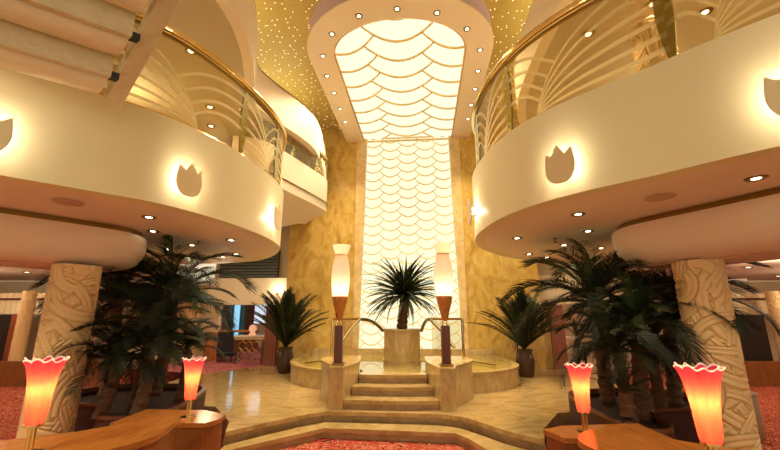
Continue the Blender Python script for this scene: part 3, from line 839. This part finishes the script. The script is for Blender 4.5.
# ------------------------------------------------------------------ planters
def inset(out, d):
    cx = sum(p[0] for p in out)/len(out); cy = sum(p[1] for p in out)/len(out)
    r = []
    for p in out:
        v_ = Vector((p[0]-cx, p[1]-cy)); L_ = v_.length; r.append((cx+v_.x*(L_-d)/L_, cy+v_.y*(L_-d)/L_))
    return r
def planter(out, label, labs=None):
    t = thing('planter', label, 'planter', (*out[0], 0))
    q = [(p.x, p.y) for p in spline(out, 4, True)]
    i_ = inset(q, .06)
    rings = [[(a[0], a[1], z) for a in q] for z in (0, .60)]
    MB().loft(rings, False).build('side', M['plum'], t, 40)
    MB().loft([[(*a, .57), (*b_, .57), (*b_, .63), (*a, .63)] for a, b_ in zip(q+q[:1], i_+i_[:1])], False).build('rim', M['dark_wood'], t, 40)
    MB().prism(i_, .46, .52).build('soil', M['soil'], t, 0)
    return t
planter([(-3.45, 4.95), (-3.2, 4.50), (-2.90, 4.46), (-2.62, 4.55), (-2.55, 4.95), (-2.62, 5.6), (-2.9, 6.35), (-3.6, 6.55), (-4.3, 6.5), (-4.65, 5.9), (-4.3, 5.3)], 'dark wooden planter holding the left palms behind the red lamps')
planter([(3.05, 4.75), (2.85, 4.2), (2.66, 3.98), (2.40, 4.05), (2.34, 4.5), (2.38, 5.2), (2.6, 5.9), (3.3, 6.15), (4.0, 6.1), (4.3, 5.5), (3.9, 4.95)], 'dark wooden planter holding the right palms behind the red lamps')

# ------------------------------------------------------------------ console tables
def console(out, h, label, smooth=True):
    t = thing('console_table', label, 'table', (sum(p[0] for p in out)/len(out), sum(p[1] for p in out)/len(out), 0))
    q = out
    MB().prism(q, h-.04, h).build('top', M['table_wood'], t, 40)
    i_ = inset(q, .025)
    MB().prism(i_, .06, h-.04).build('body', M['body_wood'], t, 40)
    MB().prism(inset(q, .06), 0, .06).build('plinth', M['dark_wood'], t, 40)
    return t
def sp2(pts, per=5): return [(p.x, p.y) for p in spline(pts, per)]
TL = sp2([(-3.5, 2.45), (-2.8, 2.86), (-2.35, 3.12), (-1.98, 3.56), (-1.86, 3.60), (-1.78, 3.50), (-1.72, 3.25), (-1.70, 2.98), (-1.80, 2.76), (-2.0, 2.5), (-2.3, 2.2)])+[(-3.2, 1.9)]
console(TL, .85, 'orange wood console with rounded end at lower left, carrying the near left lamp')
TR = sp2([(2.75, 2.25), (2.4, 2.62), (2.1, 2.85), (1.86, 3.05), (1.66, 3.18), (1.50, 3.16), (1.36, 3.02), (1.31, 2.88), (1.36, 2.6), (1.45, 2.3), (1.6, 1.95)])+[(2.5, 1.75)]
console(TR, .85, 'orange wood console with rounded end at lower right, carrying the near right lamp')
console([(-2.60, 3.86), (-1.72, 3.86), (-1.65, 4.0), (-1.66, 4.18), (-1.95, 4.36), (-2.60, 4.40)], .72, 'low wooden console with chamfered corner carrying the rear left lamp')
console([(2.30, 3.36), (1.42, 3.42), (1.345, 3.66), (1.56, 3.78), (2.30, 3.86)], .72, 'low wooden console with chamfered corner carrying the rear right lamp')

# ------------------------------------------------------------------ red glass table lamps
def flower_lamp(x, y, z, s, label, rz=0):
    t = thing('table_lamp', label, 'lamp', (x, y, z))
    rings = []; nseg = 72; prof = [(.040, .165), (.052, .185), (.058, .25), (.063, .32), (.070, .40), (.080, .47), (.092, .525), (.104, .555)]
    prof_in = prof
    def ring(r, zz, fl, ruf):
        o_ = []
        for i in range(nseg):
            a = 2*PI*i/nseg+rz
            w = math.cos(a*9); r_ = r*(1+fl*w)
            o_.append((x+s*r_*math.cos(a), y+s*r_*math.sin(a), z+s*(zz+ruf*math.sin(a*9+.6)+.4*ruf*math.sin(a*4))))
        return o_
    for i, (r, zz) in enumerate(prof):
        q = i/(len(prof)-1); rings.append(ring(r, zz, .035+.08*q**3, .010*q**4))
    MB().loft(rings, False).build('shade', M['red_glass'], t, 80)
    MB().loft([ring(.104, .555, .115, .010), ring(.108, .561, .12, .011), ring(.103, .565, .12, .011)], False).build('rim', M['rim_glass'], t, 80)
    for k in (-1, 1):
        MB().tube([(x+k*.014*s, y, z), (x+k*.014*s, y, z+.165*s)], .011*s, 8).build('stem', M['brass'], t)
    MB().lathe([(.075*s, 0), (.075*s, .008*s), (.03*s, .016*s), (.02*s, .02*s)], (x, y, z), 24).build('base', M['brass'], t)
    MB().lathe([(.02*s, .15*s), (.052*s, .16*s), (.052*s, .172*s), (.02*s, .18*s)], (x, y, z), 20).build('socket', M['brass'], t)
    MB().lathe([(.010*s, .18*s), (.012*s, .25*s), (.018*s, .28*s), (.018*s, .31*s), (.012*s, .33*s), (.002, .335*s)], (x, y, z), 16).build('bulb', M['lamp_bulb'], t, 60)
    light('lamp_light', 'POINT', (x, y, z+.385*s), 3.4, (1, .86, .25), .015, t)
flower_lamp(-2.28, 2.66, .85, 1.0, 'red fluted glass lamp at lower left, in front of the carved column')
flower_lamp(1.76, 2.30, .85, 1.0, 'red fluted glass lamp at lower right, in front of the carved column', .3)
flower_lamp(-1.99, 4.08, .72, .97, 'smaller red fluted glass lamp on the low console before the left palms', .5)
flower_lamp(1.68, 3.58, .72, .97, 'smaller red fluted glass lamp on the low console before the right palms', .2)

# ------------------------------------------------------------------ side passages and lounges
def ubox(name, u0, u1, v0, v1, z0, z1, m_, parent=None):
    return MB().prism([ax(u0, v0), ax(u1, v0), ax(u1, v1), ax(u0, v1)], z0, z1).build(name, M[m_], parent, 0)
for s, nm in ((-1, 'left'), (1, 'right')):
    a, b_ = sorted((s*3.62, s*3.88)); struct(ubox('wall_passage_'+nm, a, b_, .25, .6, ZF, 2.0, 'gold_marble'))
    a, b_ = sorted((s*3.62, s*6.2)); struct(ubox('wall_lintel_'+nm, a, b_, .32, .6, 2.0, 2.8, 'cream_wall'))
    struct(ubox('wall_above_'+nm, a, b_, .62, .75, 2.8, 7.5, 'tan_wall'))
    a, b_ = sorted((s*3.88, s*4.24))
    t = thing('door_jamb', 'dark red wooden jamb beside the %s urn palm' % nm, 'door jamb', ax(s*4.05, .3, ZF))
    ubox('panel', a, b_, .15, .55, ZF, 1.98, 'red_wood', t)
    c0 = ax(s*4.0, .13, 1.25)
    MB().lathe([(.012, -.02), (.02, 0), (.012, .02)], c0, 10).build('knob', M['brass'], t)
    a, b_ = sorted((s*4.1, s*6.0))
    if s < 0: t = thing('louver_panel', 'dark grey slatted louver above the cream lintel, behind the left balcony', 'louver', ax(s*5, .5, 2.8))
    if s < 0: ubox('back_board', a, b_, .52, .6, 2.82, 3.7, 'dark', t)
    for k in range(9 if s < 0 else 0): ubox('slat', a, b_, .44, .52, 2.85+.095*k, 2.90+.095*k, 'louver', t)
    # passage ceiling, end wall
    a, b_ = sorted((s*2.5, s*9.5)); struct(ubox('ceiling_passage_'+nm, a, b_, .62, 8, 2.62, 2.7, 'peach'))
    struct(ubox('wall_passage_end_'+nm, a, b_, 6.5, 6.7, ZF, 2.7, 'cream_wall'))
    a, b_ = sorted((s*2.2, s*2.4)); struct(ubox('wall_passage_inner_'+nm, a, b_, .62, 6.5, ZF, 2.7, 'cream_wall'))
    # lounge rear wall
    struct(MB().box((s*9.8, 12.9, 1.4), (8.4, .2, 2.8)).build('wall_lounge_rear_'+nm, M['cream_wall'], smooth=0))
t = thing('globe_sconce', 'small bright wall sconce on the cream lintel, left of the marble wall', 'wall sconce', ax(-3.98, .32, 2.4))
c0 = Vector(ax(-3.98, .24, 2.40))
MB().lathe([(.03, -.12), (.05, -.06), (.02, -.02)], c0, 14).build('bracket', M['brass'], t)
MB().lathe([(.02, -.05), (.06, 0), (.065, .04), (.04, .09), (.01, .10)], c0, 16).build('shade', M['bulb'], t, 60)
light('sconce_light', 'POINT', c0+Vector((0, -.12, .05)), 8, WARM, .05, t)
# pink carpet in the passages
struct(MB().prism([(-4.6, 9.9), (-4.2, 10.6), (-3.55, 11.7), (-3.4, 17.5), (-9, 17.5), (-6, 10.5)], ZF, ZF+.006).build('floor_carpet_left', M['pink_carpet'], smooth=0))

# windows and furniture of the left passage
for i, (x, y) in enumerate([(-7.55, 14.6), (-6.85, 15.2), (-6.15, 15.8)]):
    w = MB().box((x, y, 1.55), (.62, .05, 1.5)).build('window_%d' % (i+1), M['window_blue'], smooth=0); struct(w)
    f = MB()
    for dx in (-.33, .33): f.box((x+dx, y-.03, 1.55), (.05, .08, 1.6))
    for dz in (-.78, .78): f.box((x, y-.03, 1.55+dz), (.7, .08, .05))
    f.build('window_frame', M['dark_wood'], w, 0)
    for s in (-1, 1):
        A, B = [], []
        for k in range(11):
            xx = x+s*(.12+.022*k); yy = y-.12+.02*math.sin(k*2.2); A.append((xx, yy, .75)); B.append((xx, yy, 2.3))
        tag(MB().ribbon(A, B, .012).build('curtain', M['curtain'], None, 60), 'blue curtain on the %s side of %s far blue window behind left palms' % (('left', 'right')[s > 0], ('the first', 'the second', 'the third')[i]), 'curtain')
struct(MB().prism([(-8.2, 14.2), (-5.6, 16.4), (-5.6, 16.5), (-8.2, 14.3)], ZF, 2.7).build('wall_window_left', M['dark_wood'], smooth=0))
struct(MB().prism([(-8.05, 13.95), (-5.4, 16.2), (-5.4, 16.3), (-8.05, 14.05)], ZF, .85).build('trim_3', M['body_wood'], smooth=0))
t = thing('reception_counter', 'brown wooden counter end in the left passage, beside the dark chair', 'counter', (-5.35, 12.6, ZF))
MB().box((-5.75, 13.0, .72), (.42, .5, .87)).build('end_panel', M['cone_wood'], t, 0)
MB().box((-5.2, 13.1, 1.18), (1.5, .5, .06)).build('top', M['cone_wood'], t, 0)
t = thing('lounge_chair', 'dark upholstered chair in the left passage, between the counter and scroll table', 'chair', (-5.1, 12.55, ZF))
MB().box((-5.12, 12.55, .50), (.46, .46, .12)).build('seat', M['blue_black'], t, 0)
MB().box((-5.12, 12.33, .88), (.46, .07, .60)).build('backrest', M['blue_black'], t, 0)
for dx in (-.2, .2):
    for dy in (-.2, .2): MB().box((-5.12+dx, 12.55+dy, .365), (.05, .05, .17)).build('leg', M['dark_wood'], t, 0)
def scroll_table(x, y, label):
    t = thing('scroll_table', label, 'table', (x, y, ZF))
    MB().box((x, y, 1.06), (.95, .5, .05)).build('top', M['white'], t, 0)
    MB().box((x, y, 1.0), (.9, .45, .07)).build('apron', M['frame_marble'], t, 0)
    for dx in (-.4, .4):
        for dy in (-.18, .18): MB().box((x+dx, y+dy, .62), (.04, .04, .70)).build('leg', M['iron'], t, 0)
    for k in (-.2, 0, .2):
        pts = [(x+k+.13*math.sin(q*PI/6)*(1-.02*q), y-.2, .34+.05*q) for q in range(13)]
        MB().tube(pts, .016, 6).build('scroll', M['brass'], t)
        MB().tube([(2*(x+k)-p[0], p[1], p[2]) for p in pts], .016, 6).build('scroll', M['brass'], t)
    return t
scroll_table(-4.25, 12.2, 'pale topped table with scrolled ironwork in the left passage, by the red jamb')
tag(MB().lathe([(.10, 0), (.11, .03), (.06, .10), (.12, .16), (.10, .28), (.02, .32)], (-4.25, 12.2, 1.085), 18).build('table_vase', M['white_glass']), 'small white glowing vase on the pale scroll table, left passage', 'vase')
o = MB().box((-4.3, 14.0, 1.75), (1.1, .06, .7)).build('window_4', M['window_white'], smooth=0); struct(o)
o = MB().box((5.55, 12.9, 1.72), (1.3, .06, .75)).build('window_5', M['window_white'], smooth=0); struct(o)
scroll_table(5.05, 11.35, 'pale topped table with scrolled ironwork in the right passage, by the red jamb')
palm('feather_palm', (5.35, 11.35, 1.085), (5.35, 11.35, 1.09), 'small dark spiky plant on the scroll table, right passage', 'ef', 12, (.3, 1.3), .45, .03, 20, trunk=False)

# far left and far right lounges
for s, nm in ((-1, 'left'), (1, 'right')):
    t = thing('valance', 'cream pleated valance over the dark opening at far %s' % nm, 'valance', (s*9.2, 10.6, 1.7))
    mb = MB(); A, B = [], []
    for k in range(141):
        xx = s*(6.4+.04*k); yy = 10.6+.025*math.sin(k*1.6); A.append((xx, yy, 1.72)); B.append((xx, yy, 2.28))
    mb.ribbon(A, B, .02); mb.build('fabric', M['valance'], t, 60)
    MB().tube([(s*6.4, 10.55, 2.12), (s*12, 10.55, 2.12)], .03, 6).build('rod', M['dark_wood'], t)
    tag(MB().box((s*9.6, 9.95, .29), (5.2, .12, .58)).build('low_partition', M['body_wood'], smooth=0), 'low brown wood partition across the %s lounge, above the red carpet' % nm, 'partition')
    t = thing('opening_dark_panel', 'black glossy panel standing for the dark opening, wood edge, at far %s, above the partition' % nm, 'dark panel', (s*9.3, 10.3, 0))
    xa, xb = ((-12.5, -9.9) if s < 0 else (8.95, 9.82))
    MB().box(((xa+xb)/2, 10.3, .85), (xb-xa, .06, 1.70)).build('panel', M['dark'], t, 0)  # black panel put in for the darkness of the opening
    MB().box((xb+.10 if s < 0 else xa-.06, 10.28, .85), (.2 if s < 0 else .1, .1, 1.70)).build('edge_post', M['red_wood'], t, 0)
    if s < 0:
        tag(MB().box((-9.03, 10.35, .85), (.32, .06, 1.70)).build('opening_dark_panel', M['dark'], smooth=0), 'narrow black panel standing for the dark opening right of the distant left carved column', 'dark panel')  # black sheet in place of a second opening's darkness
t = thing('round_bin', 'round taupe bin on the red carpet right of the right carved column', 'bin', (5.02, 6.0, 0))
MB().lathe([(.24, 0), (.27, .03), (.28, .3), (.27, .56), (.26, .585)], (5.02, 6.0, 0), 32).build('body', M['taupe'], t, 50)
MB().loft([[(5.02+r*math.cos(2*PI*i/32), 6+r*math.sin(2*PI*i/32), z) for i in range(32)] for r, z in [(.265, .585), (.285, .60), (.27, .615), (.20, .60), (.20, .50)]], False).build('rim', M['taupe'], t, 50)
MB().lathe([(.20, .49), (.20, .50), (.001, .505)], (5.02, 6, 0), 24).build('inside', M['dark'], t)

# ------------------------------------------------------------------ light
W = bpy.data.worlds.new('world'); S.world = W; W.use_nodes = True
W.node_tree.nodes['Background'].inputs['Color'].default_value = (1, .83, .57, 1)
W.node_tree.nodes['Background'].inputs['Strength'].default_value = .95
for x, y, e in [(-8, 7.5, 60), (8, 7.5, 60), (-5.5, 13, 45), (5.2, 13, 45), (-10.5, 9, 50), (10.5, 9, 50), (-4.5, 10.2, 30)]:
    light('lounge_fill', 'POINT', (x, y, 2.45), e, (1, .80, .52), .25)  # bare point lights added to fill the lounges and passages
for x, y in [(-4.8, 3.0), (-4.6, 6.0), (4.6, 3.0), (4.6, 6.0)]:
    light('deck_point', 'POINT', (x, y, 5.2), 45, (1, .82, .52), .3)  # point lights over the balcony decks, without fixtures

for x, y in [(-3.6, 3.5), (-3.6, 6.0), (-3.2, 9.0), (3.4, 3.5), (3.6, 6.0), (4.4, 8.8)]:
    light('ceiling_fill', 'AREA', (x, y, 6.5), 26, (1, .84, .52), 1.8, rot=(PI, 0, 0))  # unseen uplights added to brighten the star ceiling
for x, y in [(-2.9, 1.5), (-4.6, 1.2), (-4.4, 2.6), (2.9, .9), (4.6, 1.2), (4.4, 2.6), (-5.6, 4.6), (5.6, 4.6)]:
    light('down_spot', 'SPOT', (x, y, 2.72), 95, WARM, .05, None, 130)  # unseen spots added beside the camera to light columns and soffits by bounce
vs = S.view_settings
vs.view_transform = 'Standard'; vs.look = 'None'; vs.gamma = 1; vs.exposure = 0; vs.use_curve_mapping = False
